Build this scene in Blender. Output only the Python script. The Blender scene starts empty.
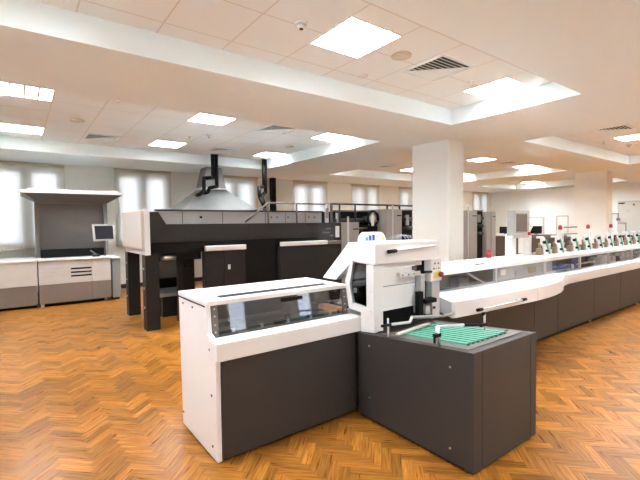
import bpy, bmesh, math, random
from mathutils import Vector, Matrix
random.seed(7)
S = bpy.context.scene
COL = S.collection
PI = math.pi

# ------------------------------------------------------------------ materials
class NT:
    def __init__(s, name):
        s.m = bpy.data.materials.new(name); s.m.use_nodes = True
        s.t = s.m.node_tree; s.t.nodes.clear()
        s.out = s.t.nodes.new('ShaderNodeOutputMaterial')
    def n(s, typ, **kw):
        nd = s.t.nodes.new(typ)
        for k, v in kw.items(): setattr(nd, k, v)
        return nd
    def l(s, a, b): s.t.links.new(a, b)
    def val(s, sock, v):
        if hasattr(v, 'is_linked') or isinstance(v, bpy.types.NodeSocket): s.l(v, sock)
        else: sock.default_value = v
    def math(s, op, a, b=None, c=None):
        nd = s.n('ShaderNodeMath', operation=op)
        s.val(nd.inputs[0], a)
        if b is not None: s.val(nd.inputs[1], b)
        if c is not None: s.val(nd.inputs[2], c)
        return nd.outputs[0]
    def mixc(s, f, a, b):
        nd = s.n('ShaderNodeMix', data_type='RGBA')
        s.val(nd.inputs[0], f)
        for i, v in ((6, a), (7, b)):
            if isinstance(v, tuple): nd.inputs[i].default_value = (*v[:3], 1)
            else: s.l(v, nd.inputs[i])
        return nd.outputs[2]
    def bsdf(s, **kw):
        b = s.n('ShaderNodeBsdfPrincipled'); s.l(b.outputs[0], s.out.inputs[0]); s.b = b
        for k, v in kw.items():
            sk = b.inputs[k]
            if isinstance(v, tuple) and len(v) == 3: v = (*v, 1)
            s.val(sk, v)
        return b

def paint(name, col, rough=.45, metal=0., var=.05, scale=6., bump=0., bscale=200., spec=.5):
    t = NT(name)
    tc = t.n('ShaderNodeTexCoord')
    nz = t.n('ShaderNodeTexNoise'); nz.inputs['Scale'].default_value = scale; nz.inputs['Detail'].default_value = 3
    t.l(tc.outputs['Object'], nz.inputs['Vector'])
    c = t.mixc(nz.outputs[0], tuple(x*(1-var) for x in col), tuple(min(1, x*(1+var)) for x in col))
    b = t.bsdf(Roughness=rough, Metallic=metal); t.l(c, b.inputs['Base Color'])
    b.inputs['Specular IOR Level'].default_value = spec
    if bump:
        n2 = t.n('ShaderNodeTexNoise'); n2.inputs['Scale'].default_value = bscale
        t.l(tc.outputs['Object'], n2.inputs['Vector'])
        bp = t.n('ShaderNodeBump'); bp.inputs['Strength'].default_value = bump; bp.inputs['Distance'].default_value = .002
        t.l(n2.outputs[0], bp.inputs['Height']); t.l(bp.outputs[0], b.inputs['Normal'])
    return t.m

def glass(name, tint=(1, 1, 1), alpha=.0, rough=.02, k=1.):
    t = NT(name)
    tr = t.n('ShaderNodeBsdfTransparent'); tr.inputs[0].default_value = (*tint, 1)
    gl = t.n('ShaderNodeBsdfGlossy'); gl.inputs['Roughness'].default_value = rough
    gl.inputs[0].default_value = (.9, .93, .97, 1)
    fr = t.n('ShaderNodeFresnel'); fr.inputs[0].default_value = 1.5
    f = t.math('MULTIPLY_ADD', fr.outputs[0], k, alpha)
    mx = t.n('ShaderNodeMixShader'); t.l(f, mx.inputs[0]); t.l(tr.outputs[0], mx.inputs[1]); t.l(gl.outputs[0], mx.inputs[2])
    t.l(mx.outputs[0], t.out.inputs[0])
    return t.m

def emis(name, col, strength):
    t = NT(name)
    e = t.n('ShaderNodeEmission'); e.inputs[0].default_value = (*col, 1); e.inputs[1].default_value = strength
    t.l(e.outputs[0], t.out.inputs[0]); return t.m

def blind_mat():
    t = NT('sheer_blind')
    tc = t.n('ShaderNodeTexCoord'); nz = t.n('ShaderNodeTexNoise')
    nz.inputs['Scale'].default_value = 3
    mp = t.n('ShaderNodeMapping'); mp.inputs['Scale'].default_value = (6, 1, .6)
    t.l(tc.outputs['Object'], mp.inputs[0]); t.l(mp.outputs[0], nz.inputs['Vector'])
    c = t.mixc(nz.outputs[0], (.88, .86, .79), (.94, .92, .86))
    tl = t.n('ShaderNodeBsdfTranslucent'); t.l(c, tl.inputs[0])
    df = t.n('ShaderNodeBsdfDiffuse'); t.l(c, df.inputs[0])
    tr = t.n('ShaderNodeBsdfTransparent'); tr.inputs[0].default_value = (1, 1, 1, 1)
    m1 = t.n('ShaderNodeMixShader'); m1.inputs[0].default_value = .85
    t.l(df.outputs[0], m1.inputs[1]); t.l(tl.outputs[0], m1.inputs[2])
    m2 = t.n('ShaderNodeMixShader'); m2.inputs[0].default_value = .30
    t.l(m1.outputs[0], m2.inputs[1]); t.l(tr.outputs[0], m2.inputs[2])
    t.l(m2.outputs[0], t.out.inputs[0]); return t.m

def parquet():
    t = NT('herringbone_parquet'); n = 4; w = .067
    tc = t.n('ShaderNodeTexCoord')
    mp = t.n('ShaderNodeMapping'); mp.inputs['Rotation'].default_value = (0, 0, -R45)
    mp.inputs['Scale'].default_value = (1/w, 1/w, 1)
    t.l(tc.outputs['Object'], mp.inputs[0])
    sp = t.n('ShaderNodeSeparateXYZ'); t.l(mp.outputs[0], sp.inputs[0])
    u = t.math('ADD', sp.outputs[0], 4000.0); v = t.math('ADD', sp.outputs[1], 4000.0)
    i = t.math('FLOOR', u); j = t.math('FLOOR', v)
    fu = t.math('SUBTRACT', u, i); fv = t.math('SUBTRACT', v, j)
    k = t.math('FLOORED_MODULO', t.math('SUBTRACT', i, j), 2.0*n)
    m = t.math('FLOORED_MODULO', t.math('SUBTRACT', t.math('SUBTRACT', j, i), 1.0), 2.0*n)
    hor = t.math('LESS_THAN', k, n-.5)
    ver = t.math('SUBTRACT', 1.0, hor)
    def sel(a, b): return t.math('ADD', t.math('MULTIPLY', hor, a), t.math('MULTIPLY', ver, b))
    along = sel(t.math('ADD', k, fu), t.math('ADD', m, fv))
    across = sel(fv, fu)
    ida = sel(t.math('SUBTRACT', i, k), t.math('ADD', i, 137.0))
    idb = sel(j, t.math('SUBTRACT', j, m))
    cx = t.n('ShaderNodeCombineXYZ'); t.l(ida, cx.inputs[0]); t.l(idb, cx.inputs[1])
    wn = t.n('ShaderNodeTexWhiteNoise', noise_dimensions='3D'); t.l(cx.outputs[0], wn.inputs['Vector'])
    # wood grain along the stave
    gx = t.n('ShaderNodeCombineXYZ')
    t.l(t.math('MULTIPLY', along, .22), gx.inputs[0]); t.l(t.math('MULTIPLY', across, 3.4), gx.inputs[1])
    t.l(t.math('MULTIPLY', wn.outputs[0], 400.0), gx.inputs[2])
    g = t.n('ShaderNodeTexNoise'); g.inputs['Scale'].default_value = 1.6; g.inputs['Detail'].default_value = 5
    g.inputs['Distortion'].default_value = .25
    t.l(gx.outputs[0], g.inputs['Vector'])
    rp = t.n('ShaderNodeValToRGB'); t.l(g.outputs[0], rp.inputs[0])
    e = rp.color_ramp.elements
    e[0].position = .24; e[0].color = (.19, .050, .0065, 1)
    e[1].position = .78; e[1].color = (.47, .240, .046, 1)
    q = rp.color_ramp.elements.new(.5); q.color = (.335, .125, .019, 1)
    hv = t.n('ShaderNodeHueSaturation'); t.l(rp.outputs[0], hv.inputs['Color'])
    t.l(t.math('MULTIPLY_ADD', wn.outputs[0], .64, .58), hv.inputs['Value'])
    # joints
    ea = t.math('MINIMUM', across, t.math('SUBTRACT', 1.0, across))
    el = t.math('MINIMUM', along, t.math('SUBTRACT', float(n), along))
    ed = t.math('LESS_THAN', t.math('MINIMUM', ea, el), .022)
    c = t.mixc(t.math('MULTIPLY', ed, .6), hv.outputs[0], (.13, .04, .012))
    b = t.bsdf(Roughness=t.math('MULTIPLY_ADD', g.outputs[0], .10, .24))
    b.inputs['Specular IOR Level'].default_value = .22
    t.l(c, b.inputs['Base Color'])
    bp = t.n('ShaderNodeBump'); bp.inputs['Strength'].default_value = .12; bp.inputs['Distance'].default_value = .001
    t.l(g.outputs[0], bp.inputs['Height']); t.l(bp.outputs[0], b.inputs['Normal'])
    return t.m
R45 = math.radians(45)

TILE = .62
def tile_mat():
    t = NT('ceiling_tiles')
    tc = t.n('ShaderNodeTexCoord'); sp = t.n('ShaderNodeSeparateXYZ'); t.l(tc.outputs['Object'], sp.inputs[0])
    d = None
    for ax, off in ((0, 5.4), (1, 6.1)):
        a = t.math('DIVIDE', t.math('ADD', t.math('SUBTRACT', sp.outputs[ax], off), TILE*400), TILE)
        f = t.math('FRACT', a)
        e = t.math('MINIMUM', f, t.math('SUBTRACT', 1.0, f))
        d = e if d is None else t.math('MINIMUM', d, e)
    ln = t.math('LESS_THAN', d, .011)
    nz = t.n('ShaderNodeTexNoise'); nz.inputs['Scale'].default_value = 160; t.l(tc.outputs['Object'], nz.inputs['Vector'])
    base = t.mixc(nz.outputs[0], (.75, .79, .78), (.81, .85, .845))
    c = t.mixc(ln, base, (.64, .62, .57))
    b = t.bsdf(Roughness=.85); t.l(c, b.inputs['Base Color']); b.inputs['Specular IOR Level'].default_value = .2
    return t.m

M = {}
M['floor'] = parquet()
M['tiles'] = tile_mat()
M['soffit'] = paint('soffit_paint', (.79, .865, .875), .8, spec=.2, var=.02)
M['wall'] = paint('wall_paint', (.86, .885, .84), .8, spec=.2, var=.03, bump=.1)
M['wallw'] = paint('white_wall_paint', (.83, .87, .87), .8, spec=.2, var=.02, bump=.1)
M['colpaint'] = paint('column_paint', (.83, .85, .82), .8, spec=.2, var=.02)
M['white'] = paint('white_powder_coat', (.79, .79, .79), .38, var=.02)
M['whitegloss'] = paint('white_gloss', (.78, .785, .79), .25, var=.02)
M['dark'] = paint('charcoal_powder_coat', (.042, .038, .0355), .42, var=.06, spec=.3)
M['pressdark'] = paint('dark_press_band', (.024, .022, .021), .45, var=.06, spec=.22)
M['darker'] = paint('dark_press_paint', (.018, .017, .0165), .42, var=.06, spec=.22)
M['black'] = paint('black_paint', (.005, .005, .0055), .55, var=.1, spec=.18)
M['blackrub'] = paint('black_plastic', (.015, .015, .016), .55, var=.1)
M['gap'] = paint('seam_dark', (.012, .011, .010), .8)
M['beige'] = paint('warm_white_panel', (.55, .515, .48), .45, var=.02)
M['taupe'] = paint('taupe_panel', (.19, .150, .128), .45, var=.03)
M['greypanel'] = paint('grey_press_panel', (.30, .285, .27), .4, var=.04)
M['greymid'] = paint('mid_grey_paint', (.24, .235, .232), .4, var=.03)
M['greylight'] = paint('light_grey_paint', (.50, .50, .51), .4, var=.03)
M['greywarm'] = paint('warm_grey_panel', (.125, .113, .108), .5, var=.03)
M['steel'] = paint('brushed_steel', (.62, .61, .59), .3, 1., var=.08, scale=40)
M['galv'] = paint('galvanised_sheet', (.165, .165, .163), .55, .15, var=.12, scale=9)
M['alu'] = paint('louvre_white', (.70, .70, .70), .4, 0., var=.02)
M['green'] = paint('green_belt', (.10, .36, .265), .4, var=.12, scale=30)
M['greendark'] = paint('dark_green_belt_side', (.012, .11, .075), .5)
M['red'] = paint('red_plastic', (.27, .010, .012), .3)
M['yellow'] = paint('yellow_plate', (.85, .60, .12), .4)
M['blue'] = paint('blue_plastic', (.03, .06, .30), .4)
M['screen'] = paint('grey_screen', (.17, .145, .125), .25)
M['houseg'] = paint('press_housing_grey', (.36, .365, .375), .4, var=.04)
M['slot'] = paint('slot_grey', (.035, .033, .031), .85, spec=.15)
M['belttop'] = paint('pale_green_belt', (.11, .44, .32), .4, var=.1, scale=30)
M['screend'] = paint('dark_screen', (.028, .028, .034), .18)
M['brown'] = paint('brown_laminate', (.085, .060, .048), .5)
M['base'] = paint('dark_wood_skirting', (.055, .026, .014), .5)
M['frame'] = paint('window_frame_white', (.82, .82, .80), .4)
M['ventm'] = paint('vent_dark', (.012, .012, .012), .7)
M['brass'] = paint('dull_bronze', (.28, .21, .14), .4, .7)
M['board'] = paint('grey_white_board', (.60, .575, .53), .4, var=.03)
M['cream'] = paint('cream_disc', (.60, .53, .41), .6)
M['glass'] = glass('clear_cover', (.80, .80, .80), .03)
M['glassl'] = glass('line_cover', (.93, .93, .93), .0, k=.13)
M['glasst'] = glass('clear_door', (.9, .9, .9), .05)
M['glassw'] = glass('window_pane', (1, 1, 1), .0)
M['milky'] = paint('milky_cover', (.42, .405, .39), .25, var=.25, scale=4)
M['blind'] = blind_mat()
M['lamp'] = emis('lamp_diffuser', (.945, .99, 1.0), 22.0)
M['wallblue'] = paint('blue_grey_sheet', (.30, .33, .36), .5)

# ------------------------------------------------------------------ mesh helpers
class MB:
    def __init__(s): s.bm = bmesh.new()
    def _bev(s, geom, bev, seg=2):
        if bev:
            ed = [e for e in geom if isinstance(e, bmesh.types.BMEdge)]
            bmesh.ops.bevel(s.bm, geom=ed, offset=bev, segments=seg, affect='EDGES', profile=.6)
    def box(s, x0, x1, y0, y1, z0, z1, bev=0.):
        v = [s.bm.verts.new(p) for p in ((x0,y0,z0),(x1,y0,z0),(x1,y1,z0),(x0,y1,z0),(x0,y0,z1),(x1,y0,z1),(x1,y1,z1),(x0,y1,z1))]
        fs = [s.bm.faces.new([v[i] for i in q]) for q in ((3,2,1,0),(4,5,6,7),(0,1,5,4),(1,2,6,5),(2,3,7,6),(3,0,4,7))]
        if bev:
            s._bev(list({e for f in fs for e in f.edges}), bev)
        return s
    def prism(s, pts, axis, a0, a1, bev=0.):
        # pts 2-D in the two other axes (in x,y,z order)
        def P(p, a): return {'x': (a, p[0], p[1]), 'y': (p[0], a, p[1]), 'z': (p[0], p[1], a)}[axis]
        A = [s.bm.verts.new(P(p, a0)) for p in pts]; B = [s.bm.verts.new(P(p, a1)) for p in pts]
        n = len(pts)
        fs = [s.bm.faces.new(A), s.bm.faces.new(B[::-1])]
        for i in range(n): fs.append(s.bm.faces.new((A[i], B[i], B[(i+1) % n], A[(i+1) % n])))
        bmesh.ops.recalc_face_normals(s.bm, faces=fs)
        if bev: s._bev(list({e for f in fs for e in f.edges}), bev)
        return s
    def hexa(s, lo, hi):
        # lo, hi: 4 points each, same winding
        A = [s.bm.verts.new(p) for p in lo]; B = [s.bm.verts.new(p) for p in hi]
        fs = [s.bm.faces.new(A), s.bm.faces.new(B[::-1])]
        for i in range(4): fs.append(s.bm.faces.new((A[i], B[i], B[(i+1) % 4], A[(i+1) % 4])))
        bmesh.ops.recalc_face_normals(s.bm, faces=fs); return s
    def cyl(s, p0, p1, r, seg=16, r2=None):
        p0 = Vector(p0); p1 = Vector(p1); d = (p1-p0)
        q = d.to_track_quat('Z', 'Y'); r2 = r if r2 is None else r2
        A = []; B = []
        for i in range(seg):
            a = 2*PI*i/seg; o = Vector((math.cos(a), math.sin(a), 0))
            A.append(s.bm.verts.new(p0 + q @ (o*r))); B.append(s.bm.verts.new(p1 + q @ (o*r2)))
        fs = [s.bm.faces.new(A[::-1]), s.bm.faces.new(B)]
        for i in range(seg):
            f = s.bm.faces.new((A[i], A[(i+1) % seg], B[(i+1) % seg], B[i])); f.smooth = True
        return s
    def ball(s, c, r, seg=14):
        g = bmesh.ops.create_uvsphere(s.bm, u_segments=seg, v_segments=seg//2+1, radius=r, matrix=Matrix.Translation(c))
        for v in g['verts']:
            for f in v.link_faces: f.smooth = True
        return s
    def tube(s, pts, r, seg=10):
        for a, b in zip(pts, pts[1:]): s.cyl(a, b, r, seg)
        for p in pts[1:-1]: s.ball(p, r*1.0, seg)
        return s
    def ring(s, c, axis, R, r, seg=28):
        c = Vector(c); q = Vector(axis).to_track_quat('Z', 'Y')
        pts = [c + q @ Vector((R*math.cos(2*PI*i/seg), R*math.sin(2*PI*i/seg), 0)) for i in range(seg+1)]
        return s.tube(pts, r, 8)
    def face(s, pts):
        s.bm.faces.new([s.bm.verts.new(p) for p in pts]); return s
    def frame(s, x0, x1, z0, z1, y0, y1, w, bev=0):
        s.box(x0, x0+w, y0, y1, z0, z1, bev); s.box(x1-w, x1, y0, y1, z0, z1, bev)
        s.box(x0+w, x1-w, y0, y1, z0, z0+w, bev); s.box(x0+w, x1-w, y0, y1, z1-w, z1, bev); return s

def obj(name, mb, mat, parent=None, loc=None, label=None):
    me = bpy.data.meshes.new(name)
    mb.bm.normal_update()
    o = bpy.data.objects.new(name, me); COL.objects.link(o)
    if parent is not None:
        base = root_loc(parent)
        for v in mb.bm.verts: v.co -= base
        o.parent = parent
    elif loc is not None:
        loc = Vector(loc)
        for v in mb.bm.verts: v.co -= loc
        o.location = loc
    mb.bm.to_mesh(me); mb.bm.free()
    for mm in (mat if isinstance(mat, (list, tuple)) else [mat]): me.materials.append(mm)
    if label: o['label'] = label
    return o
def root_loc(o):
    while o.parent: o = o.parent
    return Vector(o.location)
def thing(name, label, cat, loc, group=None):
    o = bpy.data.objects.new(name, None); COL.objects.link(o); o.location = loc
    o.empty_display_size = .1
    tag(o, label, cat, group); return o
def tag(o, label, cat, group=None):
    o['label'] = label; o['category'] = cat
    if group: o['group'] = group
    return o
def struct(name, mb, mat, parent=None):
    o = obj(name, mb, mat, parent)
    if parent is None: o['kind'] = 'structure'
    return o
def dup(root, loc, label, group=None):
    r = root.copy(); COL.objects.link(r); r.location = loc; r['label'] = label
    if group: r['group'] = group
    for ch in list(root.children):
        c = ch.copy(); COL.objects.link(c); c.parent = r
        for g in list(ch.children):
            d = g.copy(); COL.objects.link(d); d.parent = c
    return r
def B(*a, **k): return MB().box(*a, **k)

# ------------------------------------------------------------------ room
XL, XR, YB, YW = -2.9, 19.5, -3.2, 11.53
ZS, ZT = 3.10, 3.335
struct('floor', B(XL-.2, XR+.2, YB-.2, YW+.3, -.12, 0), M['floor'])

# ceiling: soffit slab with rectangular bays
bx = [(-.2, 5.4), (7.6, 13.2), (15.4, 18.6)]
by = [(-1.25, .55), (2.05, 3.85), (5.35, 9.75)]
LIGHTS = []      # (x0,y0)
for b in range(3):
    for col in (0, 1, 2):
        x0 = 5.4 + 7.8*b - TILE - 4*TILE*(2-col)
        if x0 + TILE > 19.0: continue
        for y0 in (-.69, 2.61, 6.1, 8.58):  # first row is unseen, added behind the camera to brighten faces turned that way
            LIGHTS.append((b, col, round(x0, 3), y0))
cm = MB()
ys = sorted({YB-.2, YW+.3, *[v for p in by for v in p]})
xs = sorted({XL-.2, XR+.2, *[v for p in bx for v in p]})
def inbay(x, y): return any(a < x < b for a, b in bx) and any(a < y < b for a, b in by)
for i in range(len(xs)-1):
    for j in range(len(ys)-1):
        if not inbay((xs[i]+xs[i+1])/2, (ys[j]+ys[j+1])/2):
            cm.box(xs[i], xs[i+1], ys[j], ys[j+1], ZS, ZT+.25)
nsof = len(cm.bm.faces)
for (x0, x1) in bx:
    for (y0, y1) in by:
        # tile cells with holes for the luminaires
        holes = [(l[2], l[3]) for l in LIGHTS]
        gx = sorted({x0, x1, *[g for k in range(-20, 60) for g in [5.4+TILE*k] if x0 < g < x1],
                     *[h[0]+d for h in holes for d in (0, TILE) if x0 < h[0]+d < x1]})
        gy = sorted({y0, y1, *[h[1]+d for h in holes for d in (0, TILE) if y0 < h[1]+d < y1]})
        for i in range(len(gx)-1):
            for j in range(len(gy)-1):
                mx, my = (gx[i]+gx[i+1])/2, (gy[j]+gy[j+1])/2
                if any(h[0] < mx < h[0]+TILE and h[1] < my < h[1]+TILE for h in holes): continue
                if gx[i+1]-gx[i] < 1e-4: continue
                cm.box(gx[i], gx[i+1], gy[j], gy[j+1], ZT, ZT+.02)
for k, f in enumerate(cm.bm.faces): f.material_index = 0 if k < nsof else 1
struct('ceiling', cm, [M['soffit'], M['tiles']])

# walls
WIN = [(-.55, .95), (2.03, 3.44), (4.72, 6.12), (7.45, 8.90), (10.04, 11.48), (12.6, 14.0), (15.22, 16.64), (17.83, 19.22)]
OZ0, OZ1 = 1.13, 3.0
def wall_with_holes(axis_y0, axis_y1, x0, x1, holes):
    w = MB(); xs = [x0]
    for (a, b, z0, z1) in holes:
        w.box(xs[-1], a, axis_y0, axis_y1, 0, ZS)
        w.box(a, b, axis_y0, axis_y1, 0, z0); w.box(a, b, axis_y0, axis_y1, z1, ZS)
        xs.append(b)
    w.box(xs[-1], x1, axis_y0, axis_y1, 0, ZS); return w
struct('wall_window', wall_with_holes(YW, YW+.3, XL-.2, XR+.2, [(a+.04, b-.04, OZ0, OZ1) for a, b in WIN]), M['wall'])
ADDED_LW = [(-2.6, -.9), (-.1, 1.6), (2.4, 4.1), (4.9, 6.6)]  # unseen left wall windows, added to let in fill daylight
wl = MB(); yy = YB-.2
for (a, b) in ADDED_LW:
    wl.box(XL-.2, XL, yy, a, 0, ZS); wl.box(XL-.2, XL, a, b, 0, .9); wl.box(XL-.2, XL, a, b, 2.9, ZS); yy = b
wl.box(XL-.2, XL, yy, YW, 0, ZS)
struct('wall_left', wl, M['wall'])
for k, (a, b) in enumerate(ADDED_LW):
    m = MB(); c = (a+b)/2
    for (p, q) in ((a, a+.06), (c-.04, c+.04), (b-.06, b)): m.box(XL-.14, XL-.07, p, q, .9, 2.9)
    for (p, q) in ((a+.06, c-.04), (c+.04, b-.06)):
        m.box(XL-.14, XL-.07, p, q, .9, .96); m.box(XL-.14, XL-.07, p, q, 2.84, 2.9)
    f = struct('window_%d' % (k+10), m, M['frame'])  # out of view, added as a daylight source from the left
    for (p, q) in ((a+.05, c-.03), (c+.03, b-.05)): obj('pane', B(XL-.11, XL-.10, p, q, .95, 2.85), M['glassw'], f)
struct('wall_right', B(XR, XR+.2, YB-.2, YW, 0, ZS), M['wallw'])
BW = [(2.5, 3.0, .35, 2.6), (3.7, 4.2, .35, 2.6), (5.55, 6.05, .35, 2.6), (6.75, 7.25, .35, 2.6)]
struct('wall_back', wall_with_holes(YB-.2, YB, XL-.2, XR+.2, BW), M['wall'])
for k, (a, b, z0, z1) in enumerate(BW):
    f = struct('window_%d' % (k+20), MB().frame(a, b, z0, z1, YB-.14, YB-.06, .05), M['frame'])
    obj('pane', B(a+.04, b-.04, YB-.11, YB-.10, z0+.04, z1-.04), M['glassw'], f)
struct('baseboard_window', B(XL, XR, YW-.02, YW, 0, .11, bev=.006), M['base'])
struct('baseboard_right', B(XR-.02, XR, YB, YW-.02, 0, .11, bev=.006), M['base'])
for k, (a, b) in enumerate(WIN):
    x0, x1 = a+.04, b-.04; xm = (x0+x1)/2
    fm = MB().frame(x0, x1, OZ0, OZ1, YW+.20, YW+.28, .05)
    fm.box(xm-.05, xm+.05, YW+.20, YW+.28, OZ0+.05, OZ1-.05)
    for (p, q) in ((x0+.05, xm-.05), (xm+.05, x1-.05)): fm.frame(p, q, OZ0+.05, OZ1-.05, YW+.18, YW+.26, .06)
    w = struct('window_%d' % (k+1), fm, M['frame'])
    for (p, q) in ((x0+.11, xm-.11), (xm+.11, x1-.11)):
        obj('pane', B(p-.01, q+.01, YW+.215, YW+.225, OZ0+.10, OZ1-.10), M['glassw'], w)
    obj('sill', B(a+.02, b-.02, YW-.07, YW+.1, OZ0-.04, OZ0-.005, bev=.006), M['frame'], w)
BL = ['sheer beige roller blind behind the flat canopy at the far left',
      'sheer beige roller blind between the desk canopy and the metal hood',
      'sheer beige roller blind partly hidden behind the metal hood',
      'sheer beige roller blind just right of the black floor to ceiling pipe',
      'sheer beige roller blind above the wheel of the printing press',
      'sheer beige roller blind cut off by the left edge of the near column',
      'sheer beige roller blind hidden behind the near column',
      'narrow beige roller blind in the far corner right of the near column']
for k, (a, b) in enumerate(WIN):
    t = thing('roller_blind', BL[k], 'blind', ((a+b)/2, YW-.03, 3.05))
    obj('fabric', B(a, b, YW-.031, YW-.029, OZ0-.0, 3.05), M['blind'], t)
    obj('roller', MB().cyl((a, YW-.035, 3.065), (b, YW-.035, 3.065), .034), M['cream'], t)
    obj('bottom_bar', B(a, b, YW-.04, YW-.02, OZ0-.03, OZ0, bev=.004), M['taupe'], t)
struct('column', B(6.27, 6.72, 4.52, 5.36, 0, ZS+.01, bev=.004), M['colpaint'])
struct('column', B(14.15, 14.6, 4.66, 5.54, 0, ZS+.01, bev=.004), M['colpaint'])

# ------------------------------------------------------------------ luminaires
def make_light():
    t = thing('ceiling_light', 'x', 'ceiling light', (0, 0, ZT))
    f = MB(); w = TILE; e = .012
    f.box(0, w, 0, e, ZT-.006, ZT+.09); f.box(0, w, w-e, w, ZT-.006, ZT+.09)
    f.box(0, e, e, w-e, ZT-.006, ZT+.09); f.box(w-e, w, e, w-e, ZT-.006, ZT+.09)
    f.box(0, w, 0, w, ZT+.09, ZT+.10)
    obj('housing', f, M['whitegloss'], t)
    obj('diffuser', B(e, w-e, e, w-e, ZT+.070, ZT+.075), M['lamp'], t)
    l = MB()          # cross louvre: thin deep fins with flat lower edges
    for k in range(1, 4):
        c = e + (w-2*e)*k/4
        l.box(c-.004, c+.004, e, w-e, ZT+.002, ZT+.05); l.box(c-.013, c+.013, e, w-e, ZT-.003, ZT+.002)
    for k in range(1, 5):
        c = e + (w-2*e)*k/5
        l.box(e, w-e, c-.003, c+.003, ZT+.002, ZT+.045); l.box(e, w-e, c-.010, c+.010, ZT-.004, ZT-.001)
    obj('louvre', l, M['alu'], t)
    return t
LL = {
 (0,1,2.61): 'large square louvre ceiling light nearest the camera, top centre of the photo',
 (0,2,2.61): 'louvre ceiling light in the near bay against its right edge, beside the dark vent',
 (0,0,2.61): 'louvre ceiling light of the near bay above the camera at its left end',
 (0,0,6.1): 'louvre ceiling light at the far left edge, nearer of the two there',
 (0,0,8.58): 'louvre ceiling light at the far left edge, farther of the two there',
 (0,1,6.1): 'louvre ceiling light above the left end of the dark press, nearer the camera',
 (0,1,8.58): 'louvre ceiling light above the left end of the dark press, nearer the windows',
 (0,2,6.1): 'louvre ceiling light with bright spill, nearest left of the column, over the middle bay edge',
 (0,2,8.58): 'louvre ceiling light with bright spill just right of the second dark pipe',
 (1,0,2.61): 'louvre ceiling light hidden behind the soffit near the column top',
 (1,1,2.61): 'louvre ceiling light in the right bay cut off by the right photo edge',
 (1,2,2.61): 'louvre ceiling light in the right bay past the far column, off the photo edge',
 (1,0,6.1): 'louvre ceiling light just left of the near column, on the middle ceiling',
 (1,0,8.58): 'louvre ceiling light behind the near column close to the windows',
 (1,1,6.1): 'small bright louvre ceiling light just right of the near column',
 (1,1,8.58): 'louvre ceiling light hugging the right side of the near column, lower',
 (1,2,6.1): 'louvre ceiling light with bright spill between the two columns, nearer one',
 (1,2,8.58): 'louvre ceiling light with bright spill between the two columns, farther one',
}
proto = None
for (b, c, x0, y0) in LIGHTS:
    col_ = c
    lab = LL.get((b, c, y0)) or 'louvre ceiling light ' + (
        'added unseen behind the camera, ' + ['left', 'middle', 'right'][b] + ' bay, ' + ['left', 'middle', 'right'][col_] + ' one' if y0 < 0 else
        'of the last bay by the right wall, ' + {2.61: 'nearest', 6.1: 'middle', 8.58: 'farthest'}[y0] + (' left' if c == 0 else ' right'))
    if proto is None:
        proto = make_light(); proto.location = (x0, y0, ZT); proto['label'] = lab; proto['group'] = 'square ceiling lights'
    else: dup(proto, (x0, y0, ZT), lab, 'square ceiling lights')

def make_vent():
    t = thing('air_vent', 'x', 'vent', (0, 0, ZT)); w = .56; e = .018
    obj('backing', MB().prism([(e, e), (w-e, e), (e, w-e)], 'z', ZT-.003, ZT-.001), M['ventm'], t)
    f = MB()
    f.box(0, w, 0, e, ZT-.014, ZT); f.box(0, w, w-e, w, ZT-.014, ZT); f.box(0, e, e, w-e, ZT-.014, ZT); f.box(w-e, w, e, w-e, ZT-.014, ZT)
    obj('rim', f, M['soffit'], t)
    n = 10; p = (w-2*e)/n
    for k in range(1, n):          # blades of the open half run along x, those of the other half along y
        y = e + p*k; xe = w-e-(y-e)
        obj('blade', MB().prism([(y-.005, ZT-.009), (y+.004, ZT-.009), (y+.005, ZT-.005), (y-.004, ZT-.005)], 'x', e, xe), M['soffit'], t)
    for k in range(1, n):
        x = e + p*k; ys_ = w-e-(x-e)
        obj('blade', MB().hexa([(x-p*.9, ys_+p*.9, ZT-.003), (x+.006, ys_, ZT-.014), (x+.006, w-e, ZT-.014), (x-p*.9, w-e, ZT-.003)],
                               [(x-p*.9, ys_+p*.9, ZT-.001), (x+.006, ys_, ZT-.010), (x+.006, w-e, ZT-.010), (x-p*.9, w-e, ZT-.001)]), M['soffit'], t)
    return t
V = [(3.58, 2.65, 'square slatted air vent in the near ceiling bay beside the round cream speaker'),
     (3.58, 6.14, 'slatted air vent above the middle of the dark press, nearer the camera'),
     (3.58, 8.62, 'slatted air vent over the first dark pipe above the hood'),
     (1.10, 8.62, 'slatted air vent at the left between the far left lights and the hood'),
     (8.86, 2.65, 'slatted air vent in the right ceiling bay beside the cut off light'),
     (11.38, 6.14, 'slatted air vent between the two columns beside the small bright light'),
     (11.38, 2.65, 'slatted air vent at the right photo edge'),
     (8.86, 8.62, 'slatted air vent left of the near column above the windows')]
pv = None
for (x, y, lab) in V:
    if pv is None: pv = make_vent(); pv.location = (x, y, ZT); pv['label'] = lab; pv['group'] = 'ceiling air vents'
    else: dup(pv, (x, y, ZT), lab, 'ceiling air vents')

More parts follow.
